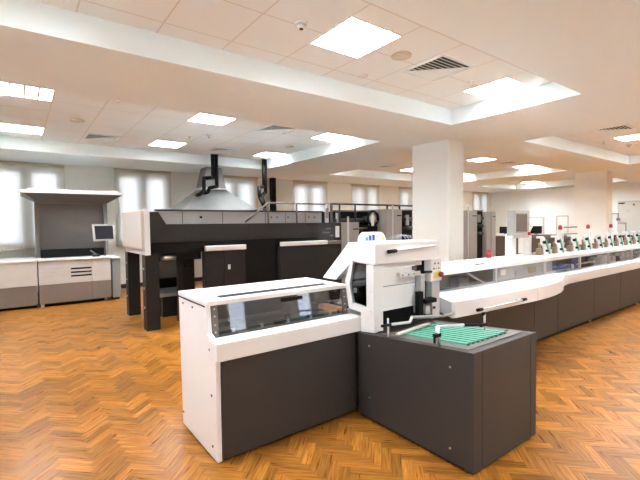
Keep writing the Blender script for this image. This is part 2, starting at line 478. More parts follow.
def detector(x, y, lab):
    t = thing('smoke_detector', lab, 'smoke detector', (x, y, ZT))
    obj('base', MB().cyl((x, y, ZT), (x, y, ZT-.02), .055), M['whitegloss'], t)
    obj('head', MB().cyl((x, y, ZT-.02), (x, y, ZT-.05), .042, r2=.03), M['white'], t)
    obj('slot', MB().cyl((x, y, ZT-.05), (x, y, ZT-.055), .018), M['ventm'], t)
detector(2.02, 2.95, 'white smoke detector on the near ceiling left of the large light')
detector(3.0, 7.55, 'white smoke detector on the ceiling above the press')
detector(11.3, 3.3, 'white smoke detector in the right ceiling bay')
def disc(name, x, y, r, mat, lab, cat):
    t = tag(obj(name, MB().cyl((x, y, ZT), (x, y, ZT-.012), r, 24).cyl((x, y, ZT-.012), (x, y, ZT-.018), r*.8, 24), mat, loc=(x, y, ZT)), lab, cat)
disc('ceiling_speaker', 3.25, 2.92, .105, M['cream'], 'round cream ceiling speaker between the large light and the vent', 'speaker')
disc('ceiling_speaker', .84, 7.7, .105, M['cream'], 'round cream ceiling speaker at the left between the far left lights', 'speaker')
disc('ceiling_speaker', 4.9, 7.7, .105, M['cream'], 'round cream ceiling speaker above the press railing', 'speaker')
disc('ceiling_cover', 3.31, 3.57, .06, M['whitegloss'], 'small white round cover on the near ceiling below the large light', 'cover')
for (x, y, lab) in ((4.55, 2.95, 'small dark sprinkler head beside the near bay right light'),
                    (1.15, 6.1, 'small dark sprinkler head right of the far left light'),
                    (2.75, 7.9, 'small dark sprinkler head above the press left part'),
                    (10.4, 3.5, 'small dark sprinkler head in the right ceiling bay')):
    tag(obj('sprinkler', MB().cyl((x, y, ZT), (x, y, ZT-.012), .03).cyl((x, y, ZT-.012), (x, y, ZT-.05), .012).cyl((x, y, ZT-.05), (x, y, ZT-.054), .022), M['steel'], loc=(x, y, ZT)), lab, 'sprinkler')

# ------------------------------------------------------------------ trimmer cabinet (left unit of the foreground machine)
def screws(pts, axis, parent, r=.009, mt='greywarm'):
    for p in pts:
        d = {'x': (-.006, 0, 0), 'y': (0, -.006, 0)}[axis]
        obj('screw', MB().cyl(p, tuple(a+b for a, b in zip(p, d)), r, 10), M[mt], parent)
t = thing('machine_cabinet', 'long low white and charcoal machine cabinet with sloped clear cover in the foreground', 'machine', (1.6, 2.9, 0))
ep = obj('end_panel', MB().prism([(2.545, .015), (3.25, .015), (3.285, 1.045), (2.70, 1.045), (2.675, .855), (2.545, .82)], 'x', 1.02, 1.055, bev=.006), M['white'], t)
screws([(1.02, 3.17, 1.0), (1.02, 2.96, 1.0), (1.02, 2.62, .10), (1.02, 2.64, .76), (1.02, 3.22, .12), (1.02, 2.62, .45)], 'x', ep)
obj('front_panel', B(1.055, 2.238, 2.535, 2.60, .03, .70, bev=.003), M['dark'], t)
obj('toe_kick', B(1.09, 2.20, 2.60, 3.22, .02, .06), M['black'], t)
obj('back_panel', B(1.055, 2.275, 3.235, 3.265, .05, 1.04), M['greywarm'], t)
obj('ledge', B(1.017, 2.305, 2.515, 2.67, .70, .825, bev=.008), M['white'], t)
obj('bed', B(1.06, 2.265, 2.67, 3.23, .70, .80), M['greywarm'], t)
obj('lid_seam', B(1.017, 1.0195, 2.71, 3.28, 1.036, 1.045), M['gap'], t)
obj('lid', B(1.02, 2.28, 2.685, 3.30, 1.045, 1.078, bev=.006), M['white'], t)
sl = obj('lid_slot', B(1.16, 2.15, 2.775, 2.865, 1.0785, 1.081), M['slot'], t)
obj('slot_tab', B(1.62, 1.70, 2.80, 2.84, 1.081, 1.083), M['black'], sl)
for (xa, xb) in ((1.056, 1.10), (2.23, 2.272)):
    g = obj('cover_post', MB().hexa([(xa,2.672,.812),(xb,2.672,.812),(xb,2.69,.812),(xa,2.69,.812)], [(xa,2.695,1.043),(xb,2.695,1.043),(xb,2.71,1.043),(xa,2.71,1.043)]), M['greywarm'], t)
    xm = (xa+xb)/2
    for z in (.86, .91, .97, 1.02): obj('screw', MB().cyl((xm, 2.677+(z-.81)*.1, z), (xm, 2.668+(z-.81)*.1, z), .006, 8), M['steel'], g)
obj('clear_cover', MB().hexa([(1.10,2.676,.815),(2.23,2.676,.815),(2.23,2.680,.815),(1.10,2.680,.815)], [(1.10,2.699,1.043),(2.23,2.699,1.043),(2.23,2.703,1.043),(1.10,2.703,1.043)]), M['glass'], t)
obj('lower_rail', MB().cyl((1.10, 2.70, .845), (2.19, 2.70, .845), .009), M['black'], t)
for x in (1.22, 1.45, 1.68, 1.9, 2.1):
    obj('rail_clip', B(x-.012, x+.012, 2.69, 2.715, .83, .86, bev=.003), M['steel'], t)
obj('inner_block', B(1.30, 1.37, 2.80, 2.84, .80, .85, bev=.004), M['blackrub'], t)
obj('inner_block', B(1.80, 1.98, 2.85, 3.0, .80, .93, bev=.006), M['greymid'], t)
obj('inner_block', B(2.02, 2.13, 2.9, 3.05, .80, .90, bev=.006), M['greywarm'], t)
obj('transport_belt', B(1.12, 2.2, 3.0, 3.12, .80, .84, bev=.01), M['greywarm'], t)
obj('cover_handle', B(1.62, 1.82, 2.694, 2.705, 1.0, 1.03, bev=.004), M['black'], t)
for (x, y) in ((1.09, 2.62), (2.15, 2.62), (1.09, 3.2), (2.15, 3.2)):
    obj('levelling_foot', MB().cyl((x, y, 0), (x, y, .012), .032).cyl((x, y, .012), (x, y, .06), .012), M['steel'], t)

# ------------------------------------------------------------------ trimmer tower
t = thing('trimmer_tower', 'white machine tower with sloped top cover, clear side door and red stop button', 'machine', (2.62, 2.7, 0))
obj('pedestal', B(2.245, 2.975, 2.53, 3.21, .05, .70, bev=.004), M['dark'], t)
hood = obj('top_cover', MB().prism([(2.285,1.268),(2.285,1.44),(2.615,1.44),(2.985,1.104),(2.975,1.099),(2.80,1.099),(2.56,1.285),(2.50,1.274)], 'x', 2.235, 3.04, bev=.006), M['white'], t)
h = obj('handle', MB().cyl((2.36, 2.25, 1.372), (2.94, 2.25, 1.40), .010).cyl((2.94, 2.25, 1.40), (2.94, 2.30, 1.40), .009).cyl((2.46, 2.25, 1.376), (2.46, 2.30, 1.376), .008), M['whitegloss'], hood)
obj('grip', MB().cyl((2.345, 2.25, 1.371), (2.44, 2.25, 1.3755), .016), M['black'], h)
# lower side panel & front post
obj('side_panel', MB().prism([(2.295,.718),(2.455,.70),(2.455,.888),(2.295,.868)], 'x', 2.228, 2.262, bev=.003), M['white'], t)
obj('front_post', B(2.236, 2.335, 2.30, 2.345, .722, 1.266, bev=.004), M['white'], t)
# side door: frame polygon with an opening (plane x = 2.24)
def side_frame():
    m = MB()
    outer = [(2.30,.857),(2.602,.873),(2.651,1.105),(2.575,1.276),(2.30,1.266)]
    inner = [(2.382,.913),(2.552,.929),(2.595,1.080),(2.545,1.273),(2.382,1.266)]
    x0, x1 = 2.226, 2.244
    n = 5
    vs = [[m.bm.verts.new((x, *p)) for p in P_] for x in (x0, x1) for P_ in (outer, inner)]
    for k in range(n):
        if k == 3: continue          # the top side hangs from the cover
        a, b = k, (k+1) % n
        m.bm.faces.new((vs[0][a], vs[0][b], vs[1][b], vs[1][a])); m.bm.faces.new((vs[2][a], vs[2][b], vs[3][b], vs[3][a]))
        m.bm.faces.new((vs[0][a], vs[0][b], vs[2][b], vs[2][a])); m.bm.faces.new((vs[1][a], vs[1][b], vs[3][b], vs[3][a]))
    bmesh.ops.recalc_face_normals(m.bm, faces=list(m.bm.faces)); return m
sd = obj('side_door', side_frame(), M['white'], t)
obj('door_glass', MB().prism([(2.376,.907),(2.558,.923),(2.60,1.08),(2.545,1.275),(2.376,1.267)], 'x', 2.234, 2.238), M['glasst'], sd)
obj('door_latch', B(2.215, 2.228, 2.50, 2.53, 1.02, 1.06, bev=.003), M['steel'], sd)
for p in ((2.33, .89), (2.33, 1.05), (2.56, .92)): obj('screw', MB().cyl((2.227, *p), (2.221, *p), .007, 8), M['steel'], sd)
obj('interior_floor', B(2.26, 2.64, 2.36, 2.97, .86, .88), M['darker'], t)
obj('interior_back', B(2.62, 2.66, 2.42, 2.95, .725, 1.26), M['greymid'], t)
obj('guide_shaft', MB().cyl((2.36, 2.47, .88), (2.36, 2.47, 1.30), .012), M['steel'], t)
obj('guide_shaft', MB().cyl((2.44, 2.58, .88), (2.44, 2.58, 1.25), .016), M['steel'], t)
obj('clamp_block', B(2.34, 2.40, 2.55, 2.62, 1.02, 1.09, bev=.004), M['steel'], t)
obj('cross_plate', B(2.28, 2.6, 2.60, 2.62, 1.08, 1.20), M['greymid'], t)
# front
fp = obj('front_door', B(2.338, 2.76, 2.325, 2.35, .872, 1.225, bev=.004), M['white'], t)
obj('door_seam', B(2.34, 2.755, 2.3235, 2.325, 1.075, 1.080), M['gap'], fp)
obj('front_recess', B(2.335, 3.0, 2.36, 2.40, .725, 1.265), M['black'], t)
obj('upper_strip', B(2.335, 2.86, 2.335, 2.36, 1.225, 1.268), M['white'], t)
br = obj('slotted_bar', B(2.50, 2.76, 2.262, 2.275, 1.145, 1.185, bev=.003), M['greylight'], t)
for x in (2.53, 2.60, 2.67): obj('slot', MB().cyl((x, 2.2625, 1.165), (x, 2.258, 1.165), .006, 8), M['black'], br)
obj('bar_bracket', B(2.52, 2.54, 2.27, 2.325, 1.15, 1.18), M['greylight'], t)
obj('lever', MB().cyl((2.76, 2.262, 1.172), (2.90, 2.258, 1.165), .011), M['black'], t)
obj('sensor', B(2.715, 2.74, 2.29, 2.325, 1.19, 1.225, bev=.003), M['greywarm'], t)
obj('guide_column', B(2.775, 2.825, 2.27, 2.36, .80, 1.14, bev=.004), M['greylight'], t)
obj('inner_plate', B(2.83, 2.90, 2.33, 2.36, .80, 1.14, bev=.003), M['white'], t)
obj('pusher', B(2.715, 2.775, 2.245, 2.29, .80, 1.005, bev=.004), M['black'], t)
obj('pusher_arm', B(2.775, 2.93, 2.22, 2.30, .895, .935, bev=.006), M['black'], t)
obj('pusher_block', B(2.80, 2.86, 2.24, 2.30, .80, .87, bev=.004), M['greylight'], t)
obj('right_column', B(2.95, 3.06, 2.29, 2.36, .73, 1.08, bev=.004), M['greylight'], t)
for z in (.83, .9): obj('column_bolt', MB().cyl((2.975, 2.29, z), (2.975, 2.28, z), .012, 10), M['black'], t)
cb = obj('control_box', B(2.90, 3.055, 2.262, 2.34, 1.075, 1.275, bev=.005), M['white'], t)
obj('yellow_plate', B(2.935, 2.975, 2.2595, 2.263, 1.105, 1.155, bev=.001), M['yellow'], cb)
eb = obj('stop_button', MB().cyl((3.01, 2.262, 1.135), (3.01, 2.245, 1.135), .012).cyl((3.01, 2.245, 1.135), (3.01, 2.226, 1.135), .024), M['red'], cb, label='red mushroom stop button')
obj('stop_ring', MB().cyl((3.01, 2.262, 1.135), (3.01, 2.258, 1.135), .032), M['yellow'], cb)
for (x, z, m_) in ((2.935, 1.19, 'greymid'), (2.97, 1.19, 'yellow'), (3.005, 1.19, 'greymid'), (2.95, 1.235, 'greymid'), (3.0, 1.235, 'greymid')):
    obj('push_button', MB().cyl((x, 2.262, z), (x, 2.254, z), .008, 10), M[m_], cb)
obj('top_hinge', B(2.86, 3.0, 2.40, 2.42, 1.44, 1.444), M['greylight'], t)

t.location += Vector((.048, .05, 0))
# dome shaped things lying on the tower
def dome(x0, x1, y, z, R, ry, mat, name, lab, cat):
    m = MB(); n = 14; A = []; Bv = []
    for i in range(n+1):
        a = PI*i/n
        xx = (x0+x1)/2 - (x1-x0)/2*math.cos(a)*(1 if abs(math.cos(a)) > .7 else 1)
        zz = z + R*min(1, math.sin(a)*1.25)
        A.append((xx, zz))
    m.prism(A, 'y', y, y+ry, bev=.004)
    return m
# ------------------------------------------------------------------ delivery box
t = thing('delivery_box', 'charcoal delivery box with green belts on its sloped top, nearest the camera', 'machine', (2.63, 1.97, 0))
obj('body', MB().prism([(1.45,.025),(1.45,.786),(2.50,.700),(2.50,.025)], 'x', 2.240, 3.035, bev=.003), M['dark'], t)
fp = obj('end_panel', B(2.236, 3.04, 1.432, 1.452, .022, .788, bev=.003), M['dark'], t)
obj('seam', B(2.33, 2.333, 1.4305, 1.433, .04, .775), M['gap'], fp)
obj('seam', B(2.95, 2.955, 1.4305, 1.433, .04, .775), M['gap'], fp)
obj('toe_kick', B(2.27, 3.0, 1.47, 2.49, .0, .03), M['black'], t)
def deckz(y): return .787 - (y-1.46)*.0827
for (y, z) in ((2.36, .62), (2.36, .2), (1.60, .66), (1.60, .12)):
    obj('screw', MB().cyl((2.236, y, z), (2.229, y, z), .008, 10), M['steel'], t)
obj('deck', MB().hexa([(2.28,1.50,deckz(1.50)+.001),(2.97,1.50,deckz(1.50)+.001),(2.97,2.28,deckz(2.28)+.001),(2.28,2.28,deckz(2.28)+.001)],
                      [(2.28,1.50,deckz(1.50)+.004),(2.97,1.50,deckz(1.50)+.004),(2.97,2.28,deckz(2.28)+.004),(2.28,2.28,deckz(2.28)+.004)]), M['greywarm'], t)
for k in range(9):
    x = 2.385 + k*.057
    y0 = 1.565; y1 = 2.18
    b = obj('belt', MB().hexa([(x-.014,y0,deckz(y0)+.004),(x+.014,y0,deckz(y0)+.004),(x+.014,y1,deckz(y1)+.004),(x-.014,y1,deckz(y1)+.004)],
              [(x-.014,y0+.004,deckz(y0)+.017),(x+.014,y0+.004,deckz(y0)+.017),(x+.014,y1,deckz(y1)+.017),(x-.014,y1,deckz(y1)+.017)]), M['green'], t)
    obj('belt_pulley', MB().cyl((x-.014, y0+.002, deckz(y0)+.008), (x+.014, y0+.002, deckz(y0)+.008), .009, 12), M['greendark'], b)
obj('slot', B(2.85, 2.955, 1.60, 1.612, deckz(1.6)+.004, deckz(1.6)+.008), M['black'], t)
# guides
def rod(name, pts, r, mat): return obj(name, MB().tube(pts, r), M[mat], t)
p1 = rod('guide_post', [(2.27, 1.72, deckz(1.72)), (2.27, 1.72, .905)], .010, 'steel')
obj('clamp', MB().box(2.225, 2.285, 1.705, 1.735, .828, .852, bev=.004).cyl((2.228,1.72,.84),(2.228,1.72,.79), .008), M['black'], p1)
rod('bent_guide', [(2.27, 1.735, .842), (2.36, 1.80, .865), (2.62, 1.76, .845)], .010, 'greylight')
rod('guide_bar', [(2.62, 1.76, .842), (2.80, 1.72, .825)], .011, 'black')
p2 = rod('guide_post', [(2.83, 1.72, deckz(1.72)), (2.83, 1.72, .925)], .009, 'steel')
obj('clamp', MB().box(2.77, 2.845, 1.708, 1.732, .812, .835, bev=.004), M['black'], p2)
obj('clamp_knob', MB().cyl((2.79, 1.71, .908), (2.83, 1.72, .912), .012), M['black'], p2)
p3 = rod('guide_post', [(2.262, 2.18, deckz(2.18)), (2.262, 2.18, .87)], .008, 'greylight')
rod('bent_guide', [(2.275, 2.16, .825), (2.44, 2.12, .825), (2.52, 2.16, .85)], .011, 'greylight')
obj('grip', MB().cyl((2.19, 2.18, .822), (2.28, 2.16, .825), .011), M['black'], t)
rod('cross_bar', [(2.50, 2.16, .848), (2.78, 2.06, .835), (2.95, 2.08, .83)], .012, 'greymid')
obj('stop_bar', MB().hexa([(2.27,2.08,.757),(2.72,2.14,.757),(2.72,2.17,.757),(2.27,2.11,.757)], [(2.27,2.08,.772),(2.72,2.14,.772),(2.72,2.17,.772),(2.27,2.11,.772)]), M['beige'], t)
for (x, y) in ((2.28, 1.50), (2.97, 1.50)):
    obj('levelling_foot', MB().cyl((x, y, 0), (x, y, .045), .02), M['steel'], t)

d1 = dome(2.42, 2.70, 2.62, 1.441, .085, .08, 0, '', '', '')
o = thing('dome_cover', 'white dome cover with blue and yellow patches lying on the white tower', 'cover', (2.51, 2.65, 1.442))
shell = obj('shell', d1, M['whitegloss'], o)
for i, (x, c) in enumerate(((2.445, 'green'), (2.485, 'blue'), (2.525, 'blue'), (2.57, 'greylight'), (2.645, 'yellow'))):
    obj('patch', B(x, x+.03, 2.617, 2.6195, 1.452, 1.452+(.03, .045, .05, .05, .03)[i], bev=.0005), M[c], o)
o = thing('clear_dome', 'small clear bluish dome on top of the white tower, right of the white dome', 'cover', (2.92, 2.85, 1.442))
for k in range(3):
    pts = [(2.92-.11*math.cos(PI*i/10), 2.60+.04*k, 1.444+.045*math.sin(PI*i/10)) for i in range(11)]
    obj('hoop', MB().tube(pts, .003, 6), M['wallblue'], o)

# ------------------------------------------------------------------ stitcher line (right)
t = thing('stitching_line', 'long white and brown-grey stitching machine running away to the right', 'machine', (7.2, 2.9, 0))
XE = 12.8
seams = [3.03, 4.15, 5.334, 5.995, 7.25, 8.40, 9.42, 10.5, 11.6, XE]
for k in range(len(seams)-1):
    d = obj('cabinet_door', B(seams[k]+.003, seams[k+1]-.003, 2.54, 2.57, .06, .70, bev=.003), M['dark'], t)
    if k in (6, 8): obj('door_handle', B(seams[k]+.02, seams[k]+.10, 2.515, 2.54, .50, .62, bev=.005), M['greylight'], d)
obj('toe_kick', B(3.03, XE, 2.585, 3.15, 0, .06), M['black'], t)
obj('core', B(3.03, XE, 2.572, 3.2, .06, .69), M['dark'], t)
obj('ledge', B(5.9, XE, 2.535, 2.80, .70, .835, bev=.008), M['white'], t)
pl = [(3.46, 2.80), (3.38, 2.53), (3.25, 2.315), (3.28, 2.29), (3.64, 2.262), (4.72, 2.215)]
pl2 = [(4.724, 2.215), (5.0, 2.222), (5.25, 2.245), (5.5, 2.29), (5.72, 2.355), (5.92, 2.44), (6.1, 2.50), (6.30, 2.533), (6.30, 2.80), (4.724, 2.80)]
lg = obj('bulged_ledge', MB().prism([*pl, (4.72, 2.80)], 'z', .70, .855, bev=.006), M['white'], t)
obj('curved_ledge', MB().prism(pl2, 'z', .70, .855, bev=.006), M['white'], t)
h = obj('handle', MB().cyl((3.56, 2.215, .755), (4.34, 2.18, .765), .010).cyl((3.62, 2.212, .756), (3.62, 2.27, .756), .008).cyl((4.28, 2.183, .764), (4.28, 2.24, .764), .008), M['whitegloss'], lg)
for (xa, xb, ya, yb) in ((3.52, 3.60, 2.2165, 2.2135), (4.30, 4.38, 2.1815, 2.178)): obj('grip', MB().cyl((xa, ya, .756+.01*(xa > 4)), (xb, yb, .756+.01*(xa > 4)), .016), M['black'], h)
obj('ledge_shelf', B(3.12, 3.375, 2.54, 2.80, .70, .835, bev=.004), M['greymid'], t)
obj('bed', B(3.05, XE-.02, 2.80, 3.2, .69, .80), M['darker'], t)
obj('back_wall', B(3.05, 6.0, 3.10, 3.2, .80, 1.04), M['brown'], t)
obj('back_wall', B(6.0, XE-.02, 3.02, 3.2, .80, 1.04), M['dark'], t)
obj('lid_front', B(3.04, XE, 2.69, 2.86, 1.035, 1.085, bev=.008), M['white'], t)
obj('lid_back', B(3.04, XE, 2.865, 3.24, 1.05, 1.095, bev=.008), M['white'], t)
for (a, b) in ((4.3, 4.75), (5.3, 5.7)):
    obj('lid_slot', B(a, b, 2.80, 2.825, 1.085, 1.088), M['greymid'], t)
obj('lid_latch', B(4.45, 4.60, 2.80, 2.83, 1.085, 1.093, bev=.003), M['black'], t)
gs = [3.06, 4.72, 6.0, 7.2, 8.4, 9.6, 10.8, XE-.02]
for k in range(len(gs)-1):
    a, b = gs[k]+.012, gs[k+1]-.012
    g = obj('clear_cover', MB().hexa([(a,2.720,.836),(b,2.720,.836),(b,2.724,.836),(a,2.724,.836)], [(a,2.735,1.04),(b,2.735,1.04),(b,2.739,1.04),(a,2.739,1.04)]), M['glassl'], t)
    obj('cover_post', B(gs[k+1]-.014, gs[k+1]+.014, 2.715, 2.75, .83, 1.04), M['greylight'], t)
obj('diagonal_strut', MB().cyl((4.18, 2.80, 1.03), (4.62, 2.80, .84), .012), M['greylight'], t)
obj('cable', MB().tube([(3.55, 2.8, .98), (3.62, 2.78, 1.0), (3.66, 2.8, .93), (3.72, 2.8, .9)], .010), M['black'], t)
obj('inner_box', B(4.30, 4.50, 2.95, 3.08, .80, .92, bev=.006), M['greymid'], t)
obj('milky_panel', MB().hexa([(4.74,2.728,.838),(5.98,2.728,.838),(5.98,2.732,.838),(4.74,2.732,.838)], [(4.74,2.743,1.034),(5.98,2.743,1.034),(5.98,2.747,1.034),(4.74,2.747,1.034)]), M['milky'], t)
for (xa, xb, za, zb, mt) in ((4.84, 4.95, .93, 1.0, 'beige'), (5.2, 5.45, .88, .96, 'greymid'), (5.55, 5.75, .9, .98, 'brass')):
    obj('panel_mark', B(xa, xb, 2.722, 2.727, za, zb), M[mt], t)
x = 6.05
while x < XE-.2:
    w = random.uniform(.08, .26); h_ = random.uniform(.10, .22); y = random.uniform(2.76, 2.84)
    if 6.3 < x < 7.6: mt = random.choice(['blue', 'blue', 'black', 'greylight', 'wallblue', 'white'])
    else: mt = random.choice(['greylight', 'greymid', 'steel', 'beige', 'black', 'white', 'greymid'])
    if random.random() < .5: m_ = B(x, x+w, y, y+.1, .80, .80+h_, bev=.006)
    else: m_ = MB().cyl((x+w/2, y+.05, .80), (x+w/2, y+.05, .80+h_), w*.32, 14).cyl((x, y+.05, .80+h_*.6), (x+w, y+.05, .80+h_*.6), .018)
    obj('gripper', m_, M[mt], t)
    x += w + random.uniform(-.02, .05)
for k in range(6):
    xx = 6.2+k*.95
    obj('drive_shaft', MB().cyl((xx, 2.755, .86+.05*(k % 2)), (xx+.7, 2.755, .86+.05*(k % 2)), .012), M['steel'], t)
for xx in (3.3, 5.2, 7.2, 9.4, 11.6):
    obj('levelling_foot', MB().cyl((xx, 2.58, 0), (xx, 2.58, .06), .022), M['steel'], t)

# items standing on the stitching line
ZL = 1.095
t = thing('control_panel', 'grey control terminal with a screen standing on two white posts', 'control panel', (5.75, 3.0, ZL))
obj('post', B(5.58, 5.72, 2.99, 3.08, ZL, 1.40, bev=.006), M['white'], t)
obj('post', B(6.06, 6.17, 2.99, 3.07, ZL, 1.40, bev=.006), M['white'], t)
hs = obj('housing', B(5.65, 6.06, 2.97, 3.09, 1.37, 1.765, bev=.008), M['greylight'], t)
obj('side_shade', B(5.64, 5.65, 2.975, 3.085, 1.375, 1.76), M['greymid'], hs)  # thin darker sheet puts the shade of the housing's left face into colour
obj('screen', B(5.675, 5.97, 2.962, 2.972, 1.46, 1.71, bev=.002), M['screen'], hs)
obj('bezel', MB().frame(5.66, 5.985, 1.445, 1.725, 2.964, 2.973, .012), M['greymid'], hs)
obj('stop_button', MB().cyl((6.02, 2.97, 1.425), (6.02, 2.94, 1.425), .024), M['red'], hs)
obj('button_plate', B(5.99, 6.05, 2.966, 2.971, 1.395, 1.455), M['yellow'], hs)
obj('key_row', B(5.70, 5.95, 2.965, 2.971, 1.39, 1.42), M['greylight'], hs)
obj('bracket', MB().tube([(6.09, 3.0, 1.42), (6.16, 3.0, 1.50), (6.20, 3.0, 1.53)], .012), M['white'], t)
t = thing('signal_lamp', 'small red signal lamp on the white machine top left of the control terminal', 'signal lamp', (5.13, 3.06, ZL))
obj('base', MB().cyl((5.13, 3.06, ZL), (5.13, 3.06, ZL+.02), .04), M['white'], t)
obj('lens', MB().cyl((5.13, 3.06, ZL+.02), (5.13, 3.06, ZL+.10), .033).ball((5.13, 3.06, ZL+.10), .032), M['red'], t)

def make_feeder():
    t = thing('paper_feeder', 'x', 'paper feeder', (0, 3.02, ZL))
    for y in (2.92,):
        obj('side_plate', MB().prism([(.06, ZL), (.20, ZL), (.14, ZL+.15), (.07, ZL+.265), (-.01, ZL+.275), (-.05, ZL+.25), (-.05, ZL+.17), (.02, ZL+.13)], 'y', y, y+.015, bev=.003), M['white'], t)
    obj('top_bar', MB().box(-.04, .07, 2.935, 3.0, ZL+.25, ZL+.28, bev=.005), M['white'], t)
    for y in (2.905, 2.97):
        obj('belt', MB().prism([(.07, ZL+.22), (.10, ZL+.23), (.235, ZL+.01), (.205, ZL)], 'y', y, y+.014), M['green'], t)
    obj('knob', MB().cyl((.01, 2.918, ZL+.19), (.01, 2.88, ZL+.19), .022), M['black'], t)
    obj('knob', MB().cyl((.11, 2.918, ZL+.06), (.11, 2.885, ZL+.06), .018), M['black'], t)
    obj('clamp', MB().box(-.09, .0, 2.91, 2.98, ZL, ZL+.10, bev=.006).cyl((-.04, 2.94, ZL+.10), (-.07, 2.94, ZL+.18), .016), M['brass'], t)
    obj('clamp', MB().box(.25, .32, 2.92, 3.0, ZL, ZL+.07, bev=.006).cyl((.28, 2.95, ZL+.07), (.30, 2.95, ZL+.16), .016), M['steel'], t)
    obj('foot_rail', B(-.07, .30, 2.935, 3.05, ZL, ZL+.025, bev=.004), M['greymid'], t)
    return t
fx = [6.36, 6.84, 7.42, 7.92, 8.46, 8.96, 9.50, 10.0, 10.5, 11.0, 11.5]
fl = ['white paper feeder with green belts first to the right of the control terminal',
      'white paper feeder with green belts second to the right of the control terminal',
      'white paper feeder under the horizontal arms of the first red tipped post',
      'white paper feeder just left of the middle red tipped post',
      'white paper feeder just right of the middle red tipped post',
      'white paper feeder just left of the rightmost red tipped post',
      'white paper feeder just right of the rightmost red tipped post',
      'white paper feeder second to the right of the rightmost red tipped post',
      'white paper feeder third to the right of the rightmost red tipped post',
      'white paper feeder fourth to the right of the rightmost red tipped post',
      'white paper feeder farthest along the line at the right photo edge']
pf = None
for x, lab in zip(fx, fl):
    if pf is None: pf = make_feeder(); pf.location = (x, 3.02, ZL); pf['label'] = lab; pf['group'] = 'paper feeders on the stitching line'
    else: dup(pf, (x, 3.02, ZL), lab, 'paper feeders on the stitching line')
def make_post():
    t = thing('signal_post', 'x', 'post', (0, 3.08, ZL))
    obj('post', B(-.045, .045, 3.13, 3.21, ZL, ZL+.36, bev=.006), M['white'], t)
    obj('lamp', MB().cyl((0, 3.17, ZL+.36), (0, 3.17, ZL+.41), .032).ball((0, 3.17, ZL+.41), .031), M['red'], t)
    obj('label_strip', B(-.02, .02, 3.127, 3.13, ZL+.2, ZL+.3), M['greylight'], t)
    return t
ps = make_post(); ps.location = (7.54, 3.08, ZL); ps['label'] = 'white post with red lamp, first right of the control terminal, holding two arms'; ps['group'] = 'red tipped posts'
dup(ps, (8.72, 3.08, ZL), 'white post with red lamp, middle of the three, before the far column', 'red tipped posts')
dup(ps, (9.87, 3.08, ZL), 'white post with red lamp, rightmost of the three, right of the far column', 'red tipped posts')
t = thing('arm_rack', 'two horizontal white and dark arms reaching right from the first red tipped post', 'rack', (7.87, 3.17, ZL+.3))
for z in (.38, .26):
    obj('arm', B(7.58, 8.15, 3.14, 3.20, ZL+z, ZL+z+.035, bev=.004), M['white'], t)
    obj('edge_strip', B(7.61, 8.15, 3.135, 3.14, ZL+z+.01, ZL+z+.03), M['greywarm'], t)

# ------------------------------------------------------------------ printing press (left, dark)
t = thing('printing_press', 'big dark printing press with white end box, grey upper panels and legs', 'printing press', (3.3, 7.2, 0))
for (x, y) in ((1.535, 6.5), (1.56, 7.86)):
    l = obj('leg', B(x, x+.20, y, y+.20, 0, 1.2, bev=.006), M['darker'], t)
    for z in (.35, .65, .95): obj('bolt', MB().cyl((x, y+.1, z), (x-.01, y+.1, z), .018, 10), M['steel'], l)
eb = obj('end_box', B(1.475, 1.515, 6.44, 7.80, 1.255, 1.845, bev=.01), M['beige'], t)
obj('end_cap', B(1.515, 1.598, 6.42, 7.80, 1.165, 1.85, bev=.008), M['whitegloss'], t)
obj('upper_band', MB().prism([(1.60,1.35),(5.20,1.35),(5.20,1.632),(1.85,1.632),(1.735,1.82),(1.60,1.82)], 'y', 6.47, 6.52, bev=.004), M['pressdark'], t)
obj('lower_band', B(1.60, 5.2, 6.50, 6.55, 1.175, 1.348), M['black'], t)
obj('core', B(1.64, 5.20, 6.56, 8.2, 1.2, 1.63), M['darker'], t)
hs = obj('rear_housing', MB().prism([(1.735,1.835),(1.86,1.633),(4.90,1.633),(4.90,1.835)], 'y', 6.53, 7.9), M['houseg'], t)
for x in (2.12, 2.80, 3.62, 4.05, 4.50): obj('panel_seam', B(x-.004, x+.004, 6.527, 6.531, 1.637, 1.83), M['gap'], hs)
obj('top_rail', B(1.70, 4.92, 6.50, 6.56, 1.835, 1.862), M['pressdark'], t)
obj('lock', MB().cyl((2.42, 6.53, 1.74), (2.42, 6.51, 1.74), .02, 10), M['black'], hs)
for x in (3.74, 3.86, 4.1, 4.58, 4.72): obj('lock', MB().cyl((x, 6.53, 1.74), (x, 6.51, 1.74), .012, 10), M['black'], hs)
# front cabinets
d = obj('cabinet_door', B(2.435, 2.765, 6.42, 6.56, .03, 1.18, bev=.004), M['pressdark'], t)
d2 = obj('cabinet_door', B(2.775, 3.155, 6.42, 6.56, .03, 1.18, bev=.004), M['pressdark'], t)
obj('door_label', B(2.83, 2.875, 6.416, 6.421, .86, .94), M['whitegloss'], d2)
obj('handle_bar', B(2.435, 3.15, 6.36, 6.44, 1.185, 1.27, bev=.012), M['whitegloss'], t)
obj('recessed_panel', B(3.155, 3.86, 6.52, 6.58, .03, 1.2), M['black'], t)
obj('front_panel', B(3.86, 5.2, 6.42, 6.56, .03, 1.2, bev=.004), M['pressdark'], t)
obj('handle_bar', B(3.86, 4.92, 6.36, 6.44, 1.205, 1.285, bev=.012), M['whitegloss'], t)
obj('ledge', B(4.92, 5.30, 6.38, 6.50, 1.20, 1.27, bev=.008), M['greywarm'], t)
dg = obj('dark_window', MB().prism([(4.76,1.27),(5.17,1.27),(5.17,1.615),(4.48,1.615)], 'y', 6.455, 6.47), M['screend'], t)
for (x, z, w) in ((4.95, 1.5, .12), (4.85, 1.42, .2), (5.05, 1.36, .08)): obj('gauge', B(x, x+w, 6.452, 6.456, z, z+.025), M['greywarm'], dg)
